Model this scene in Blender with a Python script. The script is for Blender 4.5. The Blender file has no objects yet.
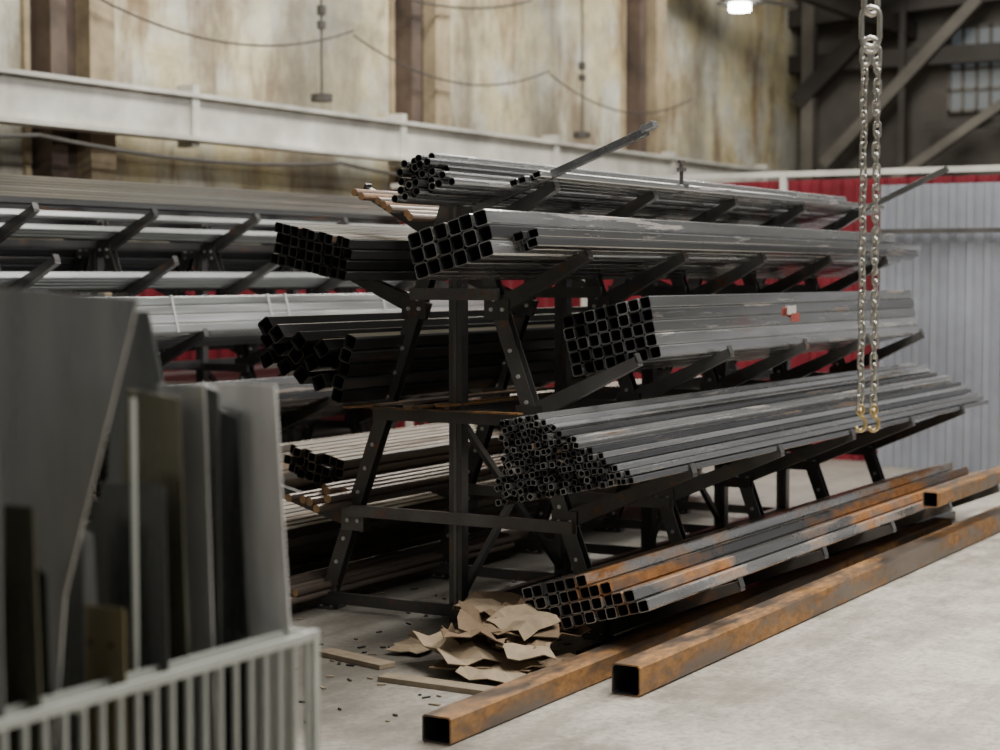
import bpy, math, random
from mathutils import Vector, Matrix
random.seed(7)
S=bpy.context.scene
COL=S.collection

# ---------------------------------------------------------------- materials
def newmat(name):
    m=bpy.data.materials.new(name); m.use_nodes=True
    nt=m.node_tree; b=nt.nodes['Principled BSDF']
    return m,nt,b
def N(nt,t,**k):
    n=nt.nodes.new(t)
    for a,v in k.items(): setattr(n,a,v)
    return n
def ramp(nt,fac,stops):
    r=N(nt,'ShaderNodeValToRGB')
    e=r.color_ramp.elements
    while len(e)<len(stops): e.new(0.5)
    for i,(p,c) in enumerate(stops):
        e[i].position=p; e[i].color=(c[0],c[1],c[2],1) if not isinstance(c,(int,float)) else (c,c,c,1)
    nt.links.new(fac,r.inputs[0]); return r.outputs[0]
def noise(nt,scale,vec,detail=5,rough=.6):
    n=N(nt,'ShaderNodeTexNoise'); n.inputs['Scale'].default_value=scale
    n.inputs['Detail'].default_value=detail; n.inputs['Roughness'].default_value=rough
    nt.links.new(vec,n.inputs['Vector']); return n.outputs[0]
def coords(nt,sc=(1,1,1)):
    t=N(nt,'ShaderNodeTexCoord'); mp=N(nt,'ShaderNodeMapping')
    mp.inputs['Scale'].default_value=sc
    nt.links.new(t.outputs['Object'],mp.inputs[0]); return mp.outputs[0]
def mix(nt,fac,a,b,mode='MIX'):
    m=N(nt,'ShaderNodeMix',data_type='RGBA',blend_type=mode)
    for s,v in ((0,fac),(6,a),(7,b)):
        if hasattr(v,'links'): nt.links.new(v,m.inputs[s])
        elif isinstance(v,(int,float)): m.inputs[s].default_value=v
        else: m.inputs[s].default_value=(v[0],v[1],v[2],1)
    return m.outputs[2]
def steel(name,dark,light,rust=0.0,rustcol=(.25,.10,.03),metal=.75,rough=.38,along='X',rs=1.7,shared=False):
    m,nt,b=newmat(name)
    g=N(nt,'ShaderNodeNewGeometry')
    sc={'X':(.6,9,9),'Z':(6,6,1.0),'N':(3,3,3),'B':(1.6,5,5)}[along]
    v=coords(nt,sc)
    add=N(nt,'ShaderNodeVectorMath',operation='ADD')
    comb=N(nt,'ShaderNodeVectorMath',operation='SCALE'); comb.inputs[0].default_value=(37,17,51)
    nt.links.new(g.outputs['Random Per Island'],comb.inputs['Scale'])
    nt.links.new(v,add.inputs[0]); nt.links.new(comb.outputs[0],add.inputs[1])
    n1=noise(nt,1.3,add.outputs[0]); 
    c=ramp(nt,g.outputs['Random Per Island'],[(0,dark),(1,light)])
    c=mix(nt,.6,c,ramp(nt,n1,[(.3,.45),(.7,1.3)]),'MULTIPLY')
    if rust>0:
        n2=noise(nt,rs,coords(nt,(1.2,3.5,3.5)) if shared else add.outputs[0],8,.7)
        f=ramp(nt,n2,[(max(0,.62-rust*.4),0),(max(.05,.75-rust*.4),1)])
        n3=noise(nt,9,coords(nt,(1.5,3,3)),6,.7)
        rc=ramp(nt,n3,[(.3,(rustcol[0]*.4,rustcol[1]*.4,rustcol[2]*.4)),(.7,(rustcol[0]*1.2,rustcol[1]*1.2,rustcol[2]*1.2))])
        c=mix(nt,f,c,rc)
        mm=ramp(nt,f,[(0,metal),(1,.1)]); nt.links.new(mm,b.inputs['Metallic'])
        rr=ramp(nt,f,[(0,rough),(1,.7)]); nt.links.new(rr,b.inputs['Roughness'])
    else:
        b.inputs['Metallic'].default_value=metal
        rr=ramp(nt,n1,[(.3,rough-.1),(.7,rough+.15)]); nt.links.new(rr,b.inputs['Roughness'])
    nt.links.new(c,b.inputs['Base Color'])
    return m
def flat(name,col,rough=.6,metal=0,var=.3,scale=5,bump=0):
    m,nt,b=newmat(name)
    n=noise(nt,scale,coords(nt))
    c=ramp(nt,n,[(.3,[x*(1-var) for x in col]),(.7,[x*(1+var) for x in col])])
    nt.links.new(c,b.inputs['Base Color'])
    b.inputs['Roughness'].default_value=rough; b.inputs['Metallic'].default_value=metal
    if bump:
        bp=N(nt,'ShaderNodeBump'); bp.inputs['Strength'].default_value=bump
        nt.links.new(n,bp.inputs['Height']); nt.links.new(bp.outputs[0],b.inputs['Normal'])
    return m

M_dark =steel('steel_dark',(.025,.025,.027),(.12,.12,.123),.05,rough=.28)
M_mid  =steel('steel_mid',(.05,.051,.053),(.56,.56,.555),.13,(.2,.11,.05),metal=.85,rough=.23)
M_lite =steel('steel_light',(.12,.12,.121),(.78,.78,.77),.10,(.20,.12,.06),metal=.9,rough=.23)
M_vlite=steel('steel_galvanised',(.34,.355,.355),(.60,.61,.61),.0,metal=.65,rough=.36)
M_rusty=steel('steel_rusty',(.15,.148,.145),(.52,.515,.50),.37,(.36,.165,.055),metal=.85,rough=.26,shared=True,rs=.9)
M_tan  =steel('steel_tan',(.08,.072,.064),(.26,.23,.19),.35,(.18,.115,.068),rough=.38)
M_frame=steel('rack_steel',(.080,.077,.075),(.16,.156,.15),.13,metal=.6,rough=.34,along='N')
M_bolt =flat('bolt_zinc',(.65,.65,.65),.4,.6,.1)
M_rust =steel('rust_heavy',(.10,.08,.065),(.15,.115,.09),.41,(.36,.18,.06),metal=.4,rough=.36,along='B',rs=.7)
M_rustR=steel('round_bar_rust',(.14,.11,.09),(.28,.23,.19),.30,(.24,.14,.08),metal=.5,rough=.40)
M_endcut=flat('bar_end_ochre',(.38,.23,.11),.7,.1,.3,20)
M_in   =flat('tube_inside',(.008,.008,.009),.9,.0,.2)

# ---------------------------------------------------------------- mesh helper
class MB:
    def __init__(s): s.v=[];s.f=[];s.m=[]
    def add(s,vs,fs,mi=0):
        o=len(s.v); s.v+= [tuple(v) for v in vs]
        for f in fs: s.f.append([i+o for i in f]); s.m.append(mi)
    def beam(s,p0,p1,w,h,up=(0,0,1),mi=0):
        p0=Vector(p0);p1=Vector(p1);d=(p1-p0).normalized();u=Vector(up)
        sd=d.cross(u)
        if sd.length<1e-4: sd=d.cross(Vector((0,1,0)))
        sd.normalize();u=sd.cross(d).normalized()
        vs=[]
        for p in (p0,p1):
            for a,b in ((-1,-1),(1,-1),(1,1),(-1,1)): vs.append(p+sd*a*w/2+u*b*h/2)
        s.add(vs,[(0,1,2,3),(7,6,5,4),(0,4,5,1),(1,5,6,2),(2,6,7,3),(3,7,4,0)],mi)
    def box(s,x0,x1,y0,y1,z0,z1,mi=0):
        vs=[(x,y,z) for x in(x0,x1) for y in(y0,y1) for z in(z0,z1)]
        s.add(vs,[(0,1,3,2),(4,6,7,5),(0,4,5,1),(2,3,7,6),(0,2,6,4),(1,5,7,3)],mi)
    def cyl(s,p0,p1,r,n=12,mi=0,r1=None,endmi=None):
        p0=Vector(p0);p1=Vector(p1);d=(p1-p0).normalized()
        a=d.orthogonal().normalized();b=d.cross(a); r1=r if r1 is None else r1
        vs=[p0+(a*math.cos(t)+b*math.sin(t))*r for t in [2*math.pi*i/n for i in range(n)]]
        vs+=[p1+(a*math.cos(t)+b*math.sin(t))*r1 for t in [2*math.pi*i/n for i in range(n)]]
        o=len(s.v); s.v+=[tuple(v) for v in vs]
        for i in range(n):
            j=(i+1)%n; s.f.append([o+i,o+j,o+n+j,o+n+i]); s.m.append(mi)
        e=mi if endmi is None else endmi
        s.f.append([o+i for i in range(n)][::-1]); s.m.append(e)
        s.f.append([o+n+i for i in range(n)]); s.m.append(e)
    def tube(s,outer,inner,x0,x1,mi=0,inmi=1):
        n=len(outer);o=len(s.v)
        for x in (x0,x1):
            s.v+=[(x,y,z) for y,z in outer]; s.v+=[(x,y,z) for y,z in inner]
        A=o;B=o+n;C=o+2*n;D=o+3*n
        for i in range(n):
            j=(i+1)%n
            s.f.append([A+i,A+j,C+j,C+i]);s.m.append(mi)
            s.f.append([B+i,D+i,D+j,B+j]);s.m.append(inmi)
            s.f.append([A+i,B+i,B+j,A+j]);s.m.append(mi)
            s.f.append([C+i,C+j,D+j,D+i]);s.m.append(mi)
    def path(s,pts,r,n=6,closed=True,mi=0):
        P=[Vector(p) for p in pts];L=len(P);o=len(s.v)
        for k in range(L):
            if closed: t=(P[(k+1)%L]-P[k-1])
            else: t=P[min(k+1,L-1)]-P[max(k-1,0)]
            t.normalize()
            nrm=s.pn if abs(t.dot(s.pn))<.98 else t.orthogonal()
            a=(nrm-t*nrm.dot(t)).normalized();b=t.cross(a)
            for i in range(n):
                q=2*math.pi*i/n; s.v.append(tuple(P[k]+(a*math.cos(q)+b*math.sin(q))*r))
        for k in range(L if closed else L-1):
            k2=(k+1)%L
            for i in range(n):
                j=(i+1)%n; s.f.append([o+k*n+i,o+k*n+j,o+k2*n+j,o+k2*n+i]);s.m.append(mi)
        if not closed:
            s.f.append([o+i for i in range(n)][::-1]);s.m.append(mi)
            s.f.append([o+(L-1)*n+i for i in range(n)]);s.m.append(mi)
    pn=Vector((0,0,1))
    def obj(s,name,mats,smooth=False,bevel=0):
        xs=[[v[i] for v in s.v] for i in range(3)]
        c=[(min(a)+max(a))/2 for a in xs]
        me=bpy.data.meshes.new(name)
        me.from_pydata([(v[0]-c[0],v[1]-c[1],v[2]-c[2]) for v in s.v],[],s.f)
        for m in mats: me.materials.append(m)
        for p,mi in zip(me.polygons,s.m): p.material_index=mi; p.use_smooth=smooth
        me.update()
        ob=bpy.data.objects.new(name,me); ob.location=c; COL.objects.link(ob)
        if bevel:
            bv=ob.modifiers.new('bevel','BEVEL'); bv.width=bevel; bv.segments=2; bv.limit_method='ANGLE'
        return ob

# ---------------------------------------------------------------- rack
TR=[(.09,1.87,.53,2.08),(.23,1.54,.70,1.764),(.40,1.05,.95,1.29),(.59,.575,1.22,.81),(.75,.085,1.45,.325)]
TL=[(.09,1.87,.53,2.08),(.23,1.54,.72,1.72),(.40,1.05,.95,1.24),(.59,.50,1.22,.63),(.75,.06,1.45,.20)]
W,H=.78,2.0
def tiers(side): return TR if side<0 else TL
def rack(name,yc,xs):
    b=MB()
    for x in xs:
        for s in (-1,1):
            p0=(x,yc+s*W,.0);p1=(x,yc+s*.04,H)
            b.beam(p0,p1,.055,.006,up=(0,s,.39))
            b.beam((x-.026,yc+s*(W),.0),(x-.026,yc+s*.04,H),.006,.07,up=(0,s,.39))
            b.beam((x+.026,yc+s*(W),.0),(x+.026,yc+s*.04,H),.006,.07,up=(0,s,.39))
            for k in range(16):
                z=.12+k*.118
                if k%4==3: continue
                y=yc+s*(W-(W-.04)*z/H)
                b.cyl((x-.029,y,z),(x-.036,y,z),.010,8,1)
            b.box(x-.06,x+.06,yc+s*W-.08,yc+s*W+.08,0,.012)
            for (r0,z0,r1,z1) in tiers(s):
                p0=Vector((x,yc+s*(r0-.06),z0-.03-.025));p1=Vector((x,yc+s*r1,z1-.03))
                d=(p1-p0).normalized()
                up=Vector((0,-s*d.z,abs(d.y)))
                vs=[]
                for p,h in ((p0,.085),(p1,.045)):
                    for a in (-.024,.024):
                        for q in (0,1):
                            vs.append(Vector((p.x+a,p.y,p.z))+up*(.03-(h if q==0 else 0)))
                b.add(vs,[(0,2,3,1),(4,5,7,6),(0,1,5,4),(2,6,7,3),(1,3,7,5),(0,4,6,2)])
                b.beam(p1-up*.0,p1+up*.045,.048,.008,up=(0,s,0))
                yb=yc+s*(r0-.0)
                b.box(x-.033,x-.028,yb-.06,yb+.07,z0-.10,z0+.0)
                for q in (-.03,.03): b.cyl((x-.033,yb+q,z0-.05),(x-.041,yb+q,z0-.05),.010,8,1)
        b.box(x-.03,x+.03,yc-.035,yc+.035,0,H+.02)
        b.box(x-.034,x-.03,yc-.008,yc+.008,0.05,H)
        for z in (.06,.50,.98,1.56):
            w=W-(W-.04)*z/H+.04
            b.box(x-.05,x-.03,yc-w,yc+w,z-.028,z+.028)
    x0,x1=xs[0],xs[-1]
    for z in (.06,1.0,1.85):
        b.box(x0,x1,yc-.02,yc+.02,z-.03,z+.03)
    for i in range(len(xs)-1):
        if i%2==0:
            b.beam((xs[i],yc,.1),(xs[i+1],yc,.98),.03,.03)
            b.beam((xs[i+1],yc,.1),(xs[i],yc,.98),.03,.03)
    return b.obj(name,[M_frame,M_bolt])
XS1=[7.22+1.035*i for i in range(5)]
XS2=[5.90+1.09*i for i in range(8)]
Y1,Y2=4.48,8.58
rack('cantilever_pipe_rack',Y1,XS1)
rack('cantilever_pipe_rack',Y2,XS2)

def sq(cy,cz,w,h,rot,t=.004,ch=.12):
    c=min(w,h)*ch
    o=[(-w/2+c,-h/2),(w/2-c,-h/2),(w/2,-h/2+c),(w/2,h/2-c),(w/2-c,h/2),(-w/2+c,h/2),(-w/2,h/2-c),(-w/2,-h/2+c)]
    k=1-2*t/w;k2=1-2*t/h
    i=[(a*k,b*k2) for a,b in o]
    R=lambda L:[(cy+a*math.cos(rot)-b*math.sin(rot),cz+a*math.sin(rot)+b*math.cos(rot)) for a,b in L]
    return R(o),R(i)
def rd(cy,cz,r,t=.003,n=12):
    o=[(cy+r*math.cos(6.28319*i/n),cz+r*math.sin(6.28319*i/n)) for i in range(n)]
    i=[(cy+(r-t)*math.cos(6.28319*i/n),cz+(r-t)*math.sin(6.28319*i/n)) for i in range(n)]
    return o,i
def local(yc,side,tier,ts,Wd):
    r0,z0,r1,z1=tiers(side)[tier]
    p0=math.atan2(z1-z0,r1-r0); phi=p0*ts; c,s=math.cos(phi),math.sin(phi)
    oy,oz=yc+side*r0,z0+.004+Wd*(math.tan(p0)-math.tan(phi))
    def f(a,b): return (oy+side*(a*c-b*s), oz+a*s+b*c)
    return f,(phi if side>0 else -phi)
def bundle(name,yc,side,tier,items,x0,x1,mats,jit=.03,ts=1,Wd=0,smooth=False,straps=()):
    f,rot=local(yc,side,tier,ts,Wd); B=MB()
    for it in items:
        y,z=f(it[1],it[2]); dx=it[-1]
        xa=x0+dx+random.uniform(-jit,jit); xb=x1+random.uniform(-jit,jit)*2.5
        if it[0]=='s':
            o,i=sq(y,z,it[3],it[4],rot+it[5],t=.0036)
            B.tube(o,i,xa,xb)
        elif it[0]=='r':
            o,i=rd(y,z,it[3]); B.tube(o,i,xa,xb)
        else:
            B.cyl((xa,y,z),(xb,y,z),it[3],12,0,endmi=1)
    for (xs,a1,b1) in straps:
        c=[f(-.003,b1+.003),f(a1+.003,b1+.003),f(a1+.003,-.001)]
        for q in (0,1):
            B.beam((xs,*c[q]),(xs,*c[q+1]),.02,.003,up=(0,c[q+1][1]-c[q][1],c[q][0]-c[q+1][0]),mi=2)
    return B.obj(name,mats,smooth)
def grid(cols,rows,w,h=None,gap=.002,rot=0,dx=0,a=0,b=0,drop=0):
    h=h or w; L=[]
    for r in range(rows):
        for c in range(cols-drop*r):
            L.append(('s',a+w/2+c*(w+gap),b+h/2+r*(h+gap),w,h,rot+random.uniform(-.025,.025),dx))
    return L
M_strap=flat('steel_strap',(.6,.6,.58),.4,.3,.1)
# ---- rack 1 right side (toward viewer)
it=[]
for r in range(5):
    for c in range(8-r): it.append(('r',.02+c*.038+r*.019,.02+r*.034,.0185,random.uniform(-.04,.04)))
it+=grid(4,1,.04,.03,a=.33,dx=.45)
bundle('round_tube_bundle',Y1,-1,0,it,6.57,11.75,[M_lite,M_in],ts=.6,Wd=.4)
it=grid(6,3,.066,a=.01)
bundle('square_tube_bundle',Y1,-1,1,it,6.50,11.9,[M_lite,M_in],.012,ts=.6,Wd=.4)
it=grid(2,2,.052,.04,a=.42,dx=.0)
bundle('rectangular_tube_bundle',Y1,-1,1,it,6.7,11.95,[M_lite,M_in],.05,ts=.6,Wd=.45)
it=grid(8,5,.057,a=.03)
bundle('square_tube_bundle',Y1,-1,2,it,7.57,11.5,[M_lite,M_in],.012,ts=.55,Wd=.5)
it=[]
p=.0325
for r in range(12):
    for c in range(21):
        a=-.03+c*p+(r%2)*p*.5; b=.017+r*.030
        top=.37 if a<.20 else .37-(a-.20)*.78
        if a<.05: top=.17+a*2.5
        if a>.62 or b>max(top,.05): continue
        rot=random.uniform(0,1.57) if a<.42 and random.random()<.8 else random.uniform(-.06,.06)
        it.append(('s',a+random.uniform(-.002,.002),b+random.uniform(-.002,.002),.0275,.0275,rot,0))
bundle('small_square_tube_bundle',Y1,-1,3,it,6.66,12.0,[M_mid,M_in],.03,ts=.58,Wd=.5)
it=grid(12,4,.05,a=.0,drop=2)
it=[q for q in it if q[1]<.56]
bundle('square_tube_bundle',Y1,-1,4,it,6.62,11.9,[M_rusty,M_in],.02,ts=.85,Wd=.5)
# ---- rack 1 left side
it=[('o',.06+.045*i,.02,.018,random.uniform(-.1,.1)) for i in range(7)]
bundle('round_bar_bundle',Y1,1,0,it,6.95,11.7,[M_rustR,M_endcut])
it=grid(9,4,.047,a=.05)
bundle('square_tube_bundle',Y1,1,1,it,6.70,12.0,[M_dark,M_in],.02,ts=.55,Wd=.4)
it=[]
for r in range(3):
    for c in range(4):
        it.append(('s',.13+c*.104+(r%2)*.045,.055+r*.085,.072,.072,.65+random.uniform(-.25,.25),random.uniform(-.06,.06)))
it+=grid(1,5,.064,a=-.01,dx=.05)
bundle('square_tube_bundle',Y1,1,2,it,6.74,12.2,[M_dark,M_in],.03)
it=[('o',.03+.047*(i%5),.025+.040*(i//5),.020,random.uniform(-.2,.25)) for i in range(9)]
bundle('round_bar_bundle',Y1,1,3,it,7.0,9.3,[M_rustR,M_endcut])
it=grid(7,3,.048,a=.28)+grid(6,3,.048,a=.30,b=.151,dx=1.8)
bundle('square_tube_bundle',Y1,1,3,it,7.45,12.3,[M_tan,M_in],.03)
it=[('o',.0+.043*(i%6),.02+.036*(i//6),.018,random.uniform(-.2,.25)) for i in range(10)]
bundle('round_bar_bundle',Y1,1,4,it,6.7,9.0,[M_rustR,M_endcut])
it=grid(8,5,.05,a=.29)
bundle('square_tube_bundle',Y1,1,4,it,7.1,12.3,[M_tan,M_in],.03)
# ---- rack 2
it=grid(3,1,.04,a=.03)+grid(1,1,.04,a=.30)
bundle('square_tube_bundle',Y2,-1,0,it,6.2,12.9,[M_vlite,M_in],.02)
it=grid(4,1,.045,a=.02)
bundle('square_tube_bundle',Y2,-1,1,it,6.2,12.9,[M_vlite,M_in],.02)
it=grid(9,4,.058,a=.02)
bundle('square_tube_bundle',Y2,-1,2,it,7.4,13.4,[M_vlite,M_in,M_strap],.02,ts=.6,Wd=.5,straps=[(8.9,.56,.24),(9.9,.56,.24),(10.1,.56,.24),(11.3,.56,.24)])
it=grid(10,3,.058,a=.02)
bundle('square_tube_bundle',Y2,-1,3,it,8.6,13.9,[M_mid,M_in],.02)
it=grid(10,4,.06,a=.03)
bundle('square_tube_bundle',Y2,-1,4,it,8.3,13.6,[M_tan,M_in],.02)
it=grid(8,6,.047,a=.04)
bundle('square_tube_bundle',Y2,1,0,it,6.0,12.9,[M_dark,M_in],.02)
for t in (1,2,3,4):
    it=grid(8,5,.055,a=.04)
    bundle('square_tube_bundle',Y2,1,t,it,6.4,13.9,[M_dark,M_in],.02)

b=MB(); b.beam((7.12,4.33,1.95),(7.12,3.45,2.275),.035,.035); b.beam((7.12,3.47,2.28),(7.12,3.41,2.305),.05,.03)
b.obj('steel_bar',[M_lite],bevel=.003)
b=MB(); b.beam((11.41,4.1,2.01),(11.41,3.40,2.33),.035,.035)
b.obj('steel_bar',[M_frame],bevel=.003)
b=MB(); px,py,pz=8.55,3.955,2.085
b.box(px-.025,px+.025,py-.04,py+.02,pz-.01,pz+.035); b.cyl((px,py-.01,pz+.03),(px,py-.01,pz+.15),.011,8)
b.cyl((px,py-.01,pz+.10),(px,py-.01,pz+.12),.026,6); b.beam((px-.03,py-.01,pz+.15),(px+.03,py-.01,pz+.15),.014,.014)
b.obj('screw_clamp',[M_frame])

# ---------------------------------------------------------------- floor tubes
def bigtube(name,y0,x0,x1,w,h,z0,mat,rot=0,t=.006):
    B=MB();o,i=sq(y0,z0+h/2,w,h,rot,t=t,ch=.08);B.tube(o,i,x0,x1);return B.obj(name,[mat,M_in])
bigtube('rusty_square_tube',3.12,6.27,12.6,.125,.125,0,M_rust)
bigtube('rusty_square_tube',3.37,5.28,11.3,.12,.10,0,M_rust)
bigtube('dark_square_tube',3.53,6.70,12.0,.08,.055,0,M_dark)
bigtube('rusty_square_tube',3.085,10.1,14.0,.09,.09,.318,M_rust)

# ---------------------------------------------------------------- cardboard scrap
M_card=flat('cardboard',(.20,.135,.08),.85,0,.3,6,.3)
M_paper=flat('kraft_paper',(.32,.245,.16),.85,0,.3,6,.3)
B=MB()
def sheet(cx,cy,sx,sy,rot,mi,z,fold,tilt=(0,0)):
    us=[-.5,-.30+random.uniform(-.05,.05),-.12,random.uniform(0,.1),.25+random.uniform(-.05,.05),.38,.5]
    vs_=[-.5,random.uniform(-.35,-.2),-.02,random.uniform(.15,.3),.5]
    zu=[random.uniform(0,fold*1.6) for _ in us]; zv=[random.uniform(0,fold*1.3) for _ in vs_]
    o=len(B.v);nv=len(vs_)
    for i,u in enumerate(us):
        for j,v in enumerate(vs_):
            zz=zu[i]+zv[j]+random.uniform(0,fold*.7)+max(0,(u+.5)*tilt[0] if tilt[0]>0 else (.5-u)*-tilt[0])+max(0,(v+.5)*tilt[1] if tilt[1]>0 else (.5-v)*-tilt[1])
            x=u*sx+random.uniform(-.015,.015);y=v*sy+random.uniform(-.015,.015)
            B.v.append((cx+x*math.cos(rot)-y*math.sin(rot),max(3.46,cy+x*math.sin(rot)+y*math.cos(rot)),z+zz))
    for i in range(len(us)-1):
        for j in range(nv-1):
            a=o+i*nv+j; B.f.append([a,a+1,a+nv+1,a+nv]);B.m.append(mi)
specs=[(6.45,3.82,.50,.42,.3,0,.005,.02,(0,0)),(6.35,3.92,.42,.32,1.0,1,.03,.025,(.04,0)),(6.60,3.78,.45,.32,-.5,0,.05,.035,(0,-.06)),
(6.28,3.70,.32,.26,.1,1,.01,.02,(0,0)),(6.66,3.92,.38,.32,.9,1,.07,.035,(.05,.04)),(6.50,3.78,.42,.28,2.1,0,.08,.035,(.05,-.02)),
(6.60,4.3,.35,.18,.2,1,.0,.01,(0,0)),(6.80,4.0,.32,.34,.2,0,.07,.035,(.05,.04)),(6.40,3.66,.32,.22,.7,1,.05,.025,(0,.04)),
(6.55,3.64,.38,.2,-.2,0,.07,.03,(.04,.0)),(6.72,3.75,.32,.25,.5,1,.05,.04,(-.03,.03)),(6.35,3.85,.28,.22,1.9,0,.08,.03,(.03,.02)),
(6.50,3.72,.26,.2,1.2,1,.12,.03,(.03,-.04)),(6.62,3.85,.24,.22,2.6,0,.14,.03,(-.03,.03)),(6.45,3.60,.34,.2,.1,0,.01,.02,(0,0))]
for q in specs: sheet(*q)
ob=B.obj('crumpled_cardboard_pile',[M_card,M_paper])
sm=ob.modifiers.new('thick','SOLIDIFY'); sm.thickness=.004
M_wood=flat('wood_board',(.24,.19,.13),.8,0,.25,8)
b=MB(); b.box(5.98,6.07,3.55,4.1,0,.022); b.beam((6.3,4.6,.012),(6.2,4.2,.012),.09,.022)
b.obj('wood_boards',[M_wood],bevel=.002)
B=MB()
for k in range(260):
    x=random.uniform(5.2,8.8);y=random.uniform(3.5,5.8);a=random.uniform(0,3);l=random.uniform(.008,.045)
    B.beam((x,y,.004),(x+l*math.cos(a),y+l*math.sin(a),.004),random.uniform(.004,.018),.006,mi=k%2)
B.obj('floor_debris',[M_wood,M_dark])
b=MB(); b.box(7.12,7.17,4.1,5.05,1.009,1.017)
for i in range(4): b.beam((6.9+.05*i,4.9-.14*i,1.03+.012*(i%2)),(8.6,4.8-.14*i,1.03+.01*(i%2)),.05,.01)
b.obj('rusty_flat_bars',[M_rust])
M_tag=flat('tag_red',(.26,.06,.045),.6,0,.3,40); M_tagw=flat('tag_white',(.45,.43,.40),.6,0,.1,40)
B=MB()
for k in range(6):
    x=8.95+random.uniform(-.06,.06); y=3.515-.006*k; z=1.44+random.uniform(-.02,.03)
    B.beam((x-.05,y,z),(x+.05,y+random.uniform(-.01,.01),z+random.uniform(-.02,.02)),.006,.045,mi=k%2)
B.obj('crumpled_label',[M_tag,M_tagw])
# ---------------------------------------------------------------- chain sling
M_chain=flat('zinc_chain',(.55,.53,.48),.32,.9,.12,30)
M_brass=flat('brass_hook',(.55,.42,.2),.35,.8,.1,10)
def linkpath(c,L,W,ax):
    pts=[];h=L/2-W/2
    for i in range(7):
        t=math.pi*i/6; pts.append((math.cos(t)*W/2,h+math.sin(t)*W/2))
    for i in range(7):
        t=math.pi+math.pi*i/6; pts.append((math.cos(t)*W/2,-h+math.sin(t)*W/2))
    return [Vector(c)+ax*p+Vector((0,0,q)) for p,q in pts]
B=MB()
RV=Vector((.5075,-.8616,0));FV=Vector((.8616,.5075,0))
base=Vector((5.80,1.993,0))
def diag(k,off=.5):
    a=off+(k%2)*math.pi/2; return RV*math.cos(a)+FV*math.sin(a)
ZB=1.205
for sx,zt,zb,ph in ((-.020,2.36,ZB,.6),(.024,2.36,ZB,.2)):
    n=33; pit=(zt-zb)/n
    for k in range(n):
        z=zt-pit*(k+.5); ax=diag(k,ph)
        B.pn=ax.cross(Vector((0,0,1)))
        wob=.002*math.sin(k*1.3)
        B.path(linkpath(base+RV*(sx+wob)+Vector((0,0,z)),pit+.016,.020,ax),.0046,6)
    c=base+RV*sx
    pts=[c+Vector((0,0,ZB)),c+Vector((0,0,ZB-.03))]
    for i in range(11):
        t=math.pi*.5+ -math.pi*1.35*i/10
        pts.append(c+Vector((0,0,ZB-.052))+RV*(math.cos(t)*.017)+Vector((0,0,math.sin(t)*.024)))
    B.pn=FV
    B.path(pts,.0065,8,False,1)
    B.path([c+Vector((0,0,ZB-.005))+RV*(math.cos(t)*.012)+Vector((0,0,math.sin(t)*.016)) for t in [6.283*i/12 for i in range(12)]],.005,6,True,1)
    B.pn=FV
    B.path(linkpath(base+RV*sx*.8+Vector((0,0,2.375)),.06,.026,RV),.007,8)
B.pn=FV
B.path(linkpath(base+Vector((0,0,2.47)),.13,.06,RV),.009,8)
B.path(linkpath(base+RV*.0+Vector((0,0,2.41)),.05,.05,RV),.008,8)
for k in range(30):
    ax=diag(k,.3);B.pn=ax.cross(Vector((0,0,1)))
    B.path(linkpath(base+Vector((0,0,2.565+.085*k)),.11,.05,ax),.010,8)
B.obj('chain_sling',[M_chain,M_brass],True)
b=MB()
b.box(5.55,6.05,1.8,2.2,5.08,5.4); b.box(5.6,6.0,-6,11.9,5.4,5.9)
b.obj('overhead_crane',[flat('crane_paint',(.45,.32,.05),.5)])

# ---------------------------------------------------------------- foreground sheet stand
M_cage=flat('cage_grey_paint',(.40,.42,.39),.5,.1,.1,8)
b=MB()
ya,yb,xa,xb,zt,zb=2.225,2.82,1.5,3.01,.90,.25
for y in (ya,yb):
    b.beam((xa,y,zt),(xb,y,zt),.014,.018); b.beam((xa,y,zb),(xb,y,zb),.025,.025)
    x=xa+.03
    while x<xb:
        b.cyl((x,y,zb),(x,y,zt),.0065,8); x+=.047
for x in (xa,xb):
    b.beam((x,ya,zt),(x,yb,zt),.014,.014); b.beam((x,ya,zb),(x,yb,zb),.025,.025)
    for y in (ya,yb): b.beam((x,y,0),(x,y,zt+.01),.018,.018)
for x in (1.8,2.1,2.32,2.5,2.7,2.85):
    b.cyl((x,ya,zt-.015),(x,yb,zt-.015),.006,8)
b.beam((xa,ya+.06,zt),(xb,ya+.06,zt),.01,.014)
b.beam((2.55,2.30,zb),(2.55,2.30,1.42),.008,.008)
b.box(xa,xb,ya,yb,zb-.005,zb)
b.obj('sheet_storage_cage',[M_cage])
def sheetmat(n,c,r=.35,m=.45):
    return steel(n,[x*.8 for x in c],[x*1.1 for x in c],.0,metal=m,rough=r,along='Z')
SM={'l':sheetmat('sheet_light',(.47,.47,.455),.30),'d':sheetmat('sheet_dark',(.055,.058,.056),.22),'m':sheetmat('sheet_mid',(.20,.208,.20),.26),
    'g':sheetmat('sheet_olive',(.12,.115,.08),.24),'b':sheetmat('sheet_brass',(.20,.165,.09)),'w':sheetmat('sheet_white',(.85,.845,.82),.38,.2)}
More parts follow.
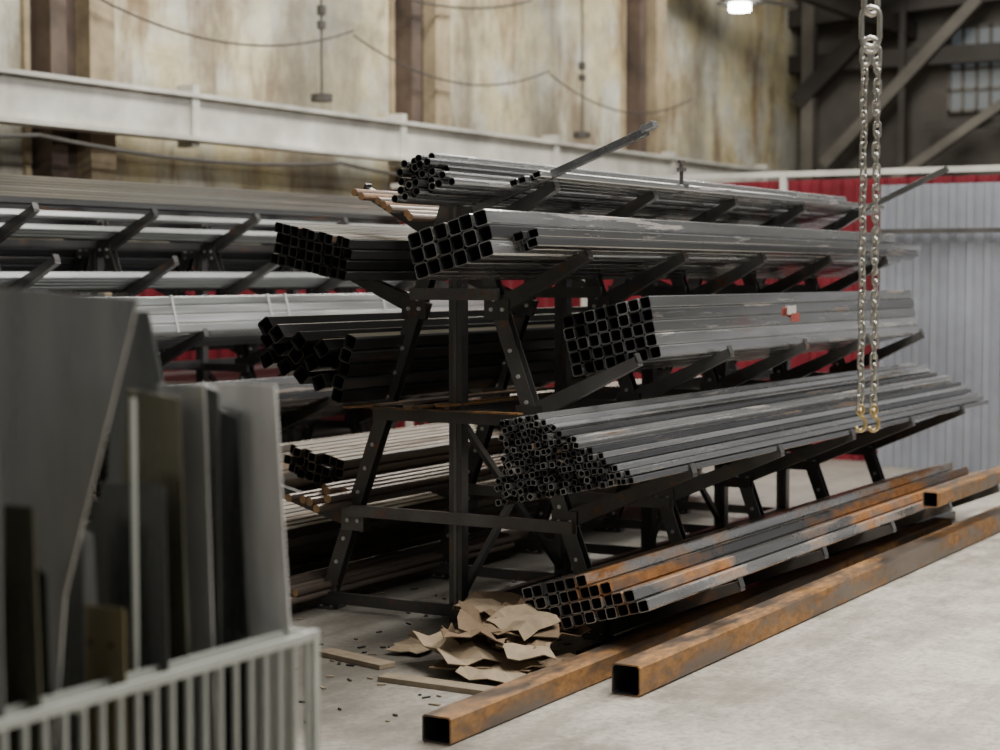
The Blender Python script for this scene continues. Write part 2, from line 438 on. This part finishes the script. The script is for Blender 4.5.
def plate(X,poly,mat,th=.004,holes=(),dy=None,lean=0):
    B=MB();n=len(poly)
    dd=lambda z:(.055 if z<.95 else .022) if dy is None else dy
    poly=[(y+dd(z),z) for y,z in poly]
    xx=lambda z:X+lean*(z-.26)
    vs=[(xx(z),y,z) for y,z in poly]+[(xx(z)+th,y,z) for y,z in poly]
    B.add(vs,[list(range(n))[::-1],list(range(n,2*n))]+[[i,(i+1)%n,n+(i+1)%n,n+i] for i in range(n)])
    for (y,z,r) in holes:
        B.cyl((xx(z)-.0006,y+dd(z),z),(xx(z)+.001,y+dd(z),z),r,14,1)
    return B.obj('sheet_metal_plate',[mat,M_in])
plate(2.975,[(2.20,.26),(2.215,.9),(2.29,1.42),(2.45,1.42),(2.44,.26)],SM['w'],lean=.02)
plate(2.955,[(2.30,.26),(2.36,1.36),(2.50,1.38),(2.56,.26)],SM['m'],lean=.02)
plate(2.93,[(2.42,.26),(2.44,1.0),(2.60,1.57),(2.70,1.57),(2.72,.26)],SM['m'],lean=.02)
plate(2.895,[(2.25,.26),(2.26,.9),(2.325,1.355),(2.37,1.37),(2.40,.26)],SM['d'],lean=.02)
plate(2.83,[(2.27,.26),(2.325,1.415),(2.37,1.43),(2.42,.26)],SM['d'],lean=.02)
plate(2.77,[(2.22,.26),(2.31,1.43),(2.43,1.43),(2.46,.26)],SM['l'],lean=.02)
plate(2.72,[(2.22,.26),(2.34,1.39),(2.45,1.40),(2.48,.26)],SM['d'],lean=.02)
plate(2.67,[(2.20,.26),(2.29,1.41),(2.425,1.425),(2.45,.26)],SM['g'],lean=.02)
plate(2.62,[(2.21,.26),(2.30,1.20),(2.47,1.21),(2.50,.26)],SM['d'],lean=.02)
plate(2.58,[(2.22,.26),(2.25,1.25),(2.41,1.25),(2.43,.26)],SM['d'],dy=.02,lean=.02)
plate(2.52,[(2.30,.26),(2.36,1.16),(2.44,1.18),(2.50,.26)],SM['m'],dy=.02)
plate(2.46,[(2.22,.26),(2.226,1.04),(2.348,1.04),(2.36,.26)],SM['b'],holes=[(2.26,.97,.006),(2.31,.97,.006),(2.26,.90,.006),(2.30,.86,.008)],dy=.02)
plate(2.41,[(2.30,.26),(2.28,1.17),(2.35,1.17),(2.42,.26)],SM['d'],dy=.015)
plate(2.35,[(2.36,.26),(2.27,1.08),(2.09,1.61),(2.66,1.64),(2.68,.26)],SM['l'],dy=.015)
plate(2.31,[(2.24,.26),(2.27,1.12),(2.31,1.14),(2.36,.26)],SM['d'],dy=.02)
plate(2.25,[(2.195,.26),(2.225,1.25),(2.295,1.25),(2.32,.26)],SM['g'],dy=.035)
plate(2.20,[(2.23,.26),(2.27,1.10),(2.40,1.12),(2.42,.26)],SM['d'],dy=.03)
plate(2.16,[(2.187,.26),(2.21,1.44),(2.40,1.46),(2.42,.26)],SM['m'],dy=.045)

# ---------------------------------------------------------------- shell
m,nt,bs=newmat('concrete_floor')
v=coords(nt)
n1=noise(nt,.6,v,8,.65);n2=noise(nt,7,v,8,.75);n3=noise(nt,1.8,v,8,.7);n4=noise(nt,30,v,4,.7);n5=noise(nt,.9,coords(nt,(.5,2.5,1)),8,.75)
c=ramp(nt,n1,[(.3,(.33,.30,.245)),(.5,(.47,.43,.36)),(.72,(.55,.51,.44))])
c=mix(nt,.6,c,ramp(nt,n2,[(.3,.5),(.6,1.1)]),'MULTIPLY')
c=mix(nt,.6,c,ramp(nt,n4,[(.35,.45),(.55,1.1)]),'MULTIPLY')
c=mix(nt,ramp(nt,n3,[(.48,0),(.66,.7)]),c,(.19,.165,.13))
c=mix(nt,ramp(nt,n5,[(.50,0),(.62,.6)]),c,(.20,.175,.14))
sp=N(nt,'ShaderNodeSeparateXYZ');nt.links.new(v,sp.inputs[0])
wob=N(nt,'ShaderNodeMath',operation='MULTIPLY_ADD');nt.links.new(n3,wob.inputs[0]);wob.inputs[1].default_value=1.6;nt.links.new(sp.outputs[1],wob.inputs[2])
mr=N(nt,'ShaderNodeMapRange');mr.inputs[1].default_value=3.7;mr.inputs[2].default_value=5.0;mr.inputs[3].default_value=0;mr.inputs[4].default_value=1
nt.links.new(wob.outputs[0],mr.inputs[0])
c=mix(nt,mr.outputs[0],c,mix(nt,.74,c,(.06,.054,.046)))  # darker dusty floor by the racks, shade beneath them mixed into the colour
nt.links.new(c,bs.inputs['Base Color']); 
nt.links.new(ramp(nt,n1,[(.3,.75),(.7,.5)]),bs.inputs['Roughness'])
bp=N(nt,'ShaderNodeBump');bp.inputs['Strength'].default_value=.3;bp.inputs['Distance'].default_value=.02;nt.links.new(n2,bp.inputs['Height']);nt.links.new(bp.outputs[0],bs.inputs['Normal'])
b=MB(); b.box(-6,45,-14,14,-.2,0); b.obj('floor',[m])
m,nt,bs=newmat('old_plaster')
v=coords(nt,(1,1,.3));v2=coords(nt)
n1=noise(nt,.55,v2,8,.6);n2=noise(nt,1.6,v,8,.7);n3=noise(nt,.9,v2,6,.6);n4=noise(nt,.4,v,8,.6);n5=noise(nt,3.5,v2,8,.75)
c=ramp(nt,n1,[(.30,(.40,.38,.30)),(.45,(.56,.49,.29)),(.58,(.64,.58,.39)),(.72,(.48,.48,.42))])
c=mix(nt,ramp(nt,n3,[(.48,0),(.58,.8)]),c,(.52,.53,.48))
c=mix(nt,ramp(nt,n2,[(.48,0),(.62,.9)]),c,(.27,.165,.07))
c=mix(nt,ramp(nt,n4,[(.46,0),(.60,.75)]),c,(.19,.18,.145))
c=mix(nt,.6,c,ramp(nt,n5,[(.35,.55),(.6,1.1)]),'MULTIPLY')
nt.links.new(c,bs.inputs['Base Color']); bs.inputs['Roughness'].default_value=.85
M_wall=m
b=MB(); b.box(-6,31,12,12.3,0,9); b.obj('wall_back',[M_wall])
M_col=flat('column_concrete',(.30,.24,.15),.85,0,.45,2)
M_brown=flat('column_brown_paint',(.07,.048,.036),.7,0,.6,2)
M_beam=flat('beam_pale_paint',(.47,.46,.415),.7,0,.35,1.5)
for x in (12.5,18.4,24.5):
    b=MB()
    b.box(x-.50,x-.30,11.75,12,0,9,1); b.box(x-.30,x-.05,11.88,12,0,9,1); b.box(x-.05,x+.28,11.70,12,0,9,0)
    b.box(x-.62,x-.56,11.95,12,0,9,0)
    b.obj('wall_column',[M_col,M_brown])
b=MB(); zo=-.13
b.box(-6,29.6,11.5,11.65,3.12+zo,3.52+zo); b.box(-6,29.6,11.4,11.66,3.08+zo,3.12+zo); b.box(-6,29.6,11.44,11.66,3.5+zo,3.54+zo)
for i in range(9): b.box(-1+i*3.65,-.9+i*3.65,11.46,11.66,3.02+zo,3.62+zo)
b.obj('trim_1',[M_beam])
M_cab=flat('cable_black',(.05,.045,.04),.7)
B=MB();B.pn=Vector((0,0,1))
def cable(p0,p1,sag,r=.014,n=14):
    p0=Vector(p0);p1=Vector(p1)
    B.path([p0.lerp(p1,i/n)+Vector((0,0,-4*sag*(i/n)*(1-i/n))) for i in range(n+1)],r,6,False)
for i in range(4): cable((7+4.5*i,11.42,2.86),(11.5+4.5*i,11.42,2.86),.10,.02)
for i in range(3): cable((7+4.5*i,11.6,5.0),(11.5+4.5*i,11.6,5.2),.25,.014)
for i in range(3): cable((12+4.5*i,11.6,4.3),(16.5+4.5*i,11.6,4.35),.35,.012)
cable((18.2,11.6,5.2),(24.4,11.6,6.3),.1,.016)
for x in (15.9,21.9):
    B.cyl((x,11.6,3.6),(x,11.6,6.5),.014,8); B.cyl((x,11.6,4.45),(x,11.6,4.55),.05,10); B.cyl((x,11.6,4.3),(x,11.6,4.38),.05,10); B.cyl((x,11.6,3.52),(x,11.6,3.60),.12,10)
B.obj('wall_cables',[M_cab])
def corr(name,p0,p1,z0,z1,mat,period=.2,depth=.03):
    p0=Vector(p0);p1=Vector(p1);L=(p1-p0).length;d=(p1-p0)/L;nr=Vector((-d.y,d.x,0))
    B=MB();prof=[];s=0
    while s<L:
        for q,h in ((0,0),(.3,0),(.42,1),(.88,1)):
            t=s+q*period
            if t<=L: prof.append((t,h))
        s+=period
    prof.append((L,0))
    for t,h in prof:
        q=p0+d*t+nr*h*depth
        B.v.append((q.x,q.y,z0));B.v.append((q.x,q.y,z1))
    for i in range(len(prof)-1): B.f.append([2*i,2*i+2,2*i+3,2*i+1]);B.m.append(0)
    ob=B.obj(name,[mat]); sm=ob.modifiers.new('t','SOLIDIFY');sm.thickness=.004
    return ob
M_red=flat('red_sheet',(.16,.009,.018),.5,.0,.25,3)
M_gry=flat('grey_sheet',(.25,.262,.295),.42,.15,.2,1.5)
M_dgry=flat('dark_grey_sheet',(.07,.073,.08),.5,.15,.2,1.5)
corr('dark_corrugated_fence',(5.0,10.4,0),(11.2,10.4,0),0,2.05,M_dgry)
corr('red_corrugated_fence',(11.3,10.4,0),(15.2,10.4,0),0,2.05,M_red)
corr('red_corrugated_fence',(15.35,10.4,0),(15.35,3.9,0),0,2.50,M_red)
corr('grey_corrugated_fence',(15.0,5.05,0),(15.0,-3,0),0,2.42,M_gry,.15,.03)
b=MB(); b.box(14.9,14.955,-3,5.1,2.0,2.04); b.obj('fence_rail',[M_cab])
b=MB(); b.box(15.15,15.2,3.9,10.2,2.52,2.57)
for y in (4,6,8,10): b.box(15.15,15.2,y-.03,y+.03,0,2.52)
b.obj('fence_rail',[M_beam])
M_end=flat('end_wall_dull',(.085,.078,.068),.85,0,.5,.5)
b=MB(); b.box(31,31.3,-14,12.3,0,9); b.obj('wall_right',[M_end])
M_truss=flat('truss_steel',(.035,.031,.027),.6,.2,.5,1)
M_tr2=flat('truss_pale',(.12,.110,.095),.6,.1,.35,1)
b=MB()
b.beam((30.5,11.3,3.6),(30.5,8.6,6.3),.2,.2,mi=1); b.beam((30.4,10.0,3.3),(30.4,7.4,5.0),.15,.15,mi=1)
b.beam((30.6,12,5.4),(30.6,5,5.4),.2,.3,mi=0);b.beam((30.6,12,6.2),(30.6,5,6.6),.25,.3,mi=0)
b.beam((30.5,11.6,0),(30.5,11.6,7),.22,.22,mi=1);b.beam((30.5,9.9,0),(30.5,9.9,7),.12,.12,mi=0)
b.beam((25,11.5,6.6),(31,9.9,5.9),.2,.3,mi=0)
b.beam((25,11.5,6.2),(31,9.0,7.0),.18,.25,mi=0)
b.beam((30.4,11.8,4.7),(30.4,10.2,6.2),.16,.3,mi=0)
b.beam((30.5,9.5,4.2),(30.5,7.0,4.2),.1,.15,mi=0)
b.obj('roof_truss',[M_truss,M_tr2])
m,nt,bs=newmat('window_glass'); bs.inputs['Base Color'].default_value=(.15,.17,.18,1);bs.inputs['Roughness'].default_value=.3
bs.inputs['Emission Color'].default_value=(.7,.8,.9,1);bs.inputs['Emission Strength'].default_value=.05
M_glass=m
b=MB(); b.box(30.93,30.98,8.3,9.2,4.5,5.9,1)
for y in (8.27,8.5,8.73,8.97,9.2): b.box(30.88,31,y-.025,y+.025,4.45,5.95,0)
for z in (4.47,4.83,5.18,5.54,5.9): b.box(30.88,31,8.25,9.23,z-.025,z+.025,0)
b.obj('window_1',[M_tr2,M_glass])
m,nt,bs=newmat('lamp_glow'); bs.inputs['Emission Color'].default_value=(1,.98,.9,1);bs.inputs['Emission Strength'].default_value=40
b=MB(); lx,ly,lz=24,10.18,5.44
b.cyl((lx,ly,lz+.06),(lx,ly,lz+.26),.34,20,0,.12); b.cyl((lx,ly,lz+.26),(lx,ly,8.9),.03,8,0); b.cyl((lx,ly,lz-.04),(lx,ly,lz+.06),.15,16,1)
b.beam((lx-1,ly+.2,lz+.15),(lx+.9,ly-.5,lz+.10),.05,.05)
b.obj('highbay_lamp',[M_truss,m])

# ---------------------------------------------------------------- lights
def area(loc,sx,sy,e,col=(1,1,1),rot=(0,0,0)):
    l=bpy.data.lights.new('unseen_overhead_light','AREA');l.shape='RECTANGLE';l.size=sx;l.size_y=sy;l.energy=e;l.color=col  # unseen area lights added overhead to brighten the floor and back wall
    o=bpy.data.objects.new('unseen_overhead_light',l);o.location=loc;o.rotation_euler=rot;COL.objects.link(o)
area((6,-1,7.5),6,2,1050,(1,.965,.90))
area((10,2.5,8.2),8,1.5,1100,(1,.98,.945))
area((15,8.5,8.2),10,1.5,1400,(1,.96,.88))
area((24,8.5,8.2),6,2,600,(1,.95,.86))
w=bpy.data.worlds.new('World');S.world=w;w.use_nodes=True
bg=w.node_tree.nodes['Background'];bg.inputs[0].default_value=(.97,.98,1,1);bg.inputs[1].default_value=.15

# ---------------------------------------------------------------- camera
cam=bpy.data.cameras.new('camera');co=bpy.data.objects.new('camera',cam);COL.objects.link(co)
co.location=(0,0,1.65);cam.lens=64.8;cam.sensor_width=36
az=math.atan2(.5075,.8616)
co.rotation_euler=(math.radians(90-3.18),0,az-math.pi/2)
cam.dof.use_dof=True;cam.dof.focus_distance=7.6;cam.dof.aperture_fstop=2.3
S.camera=co
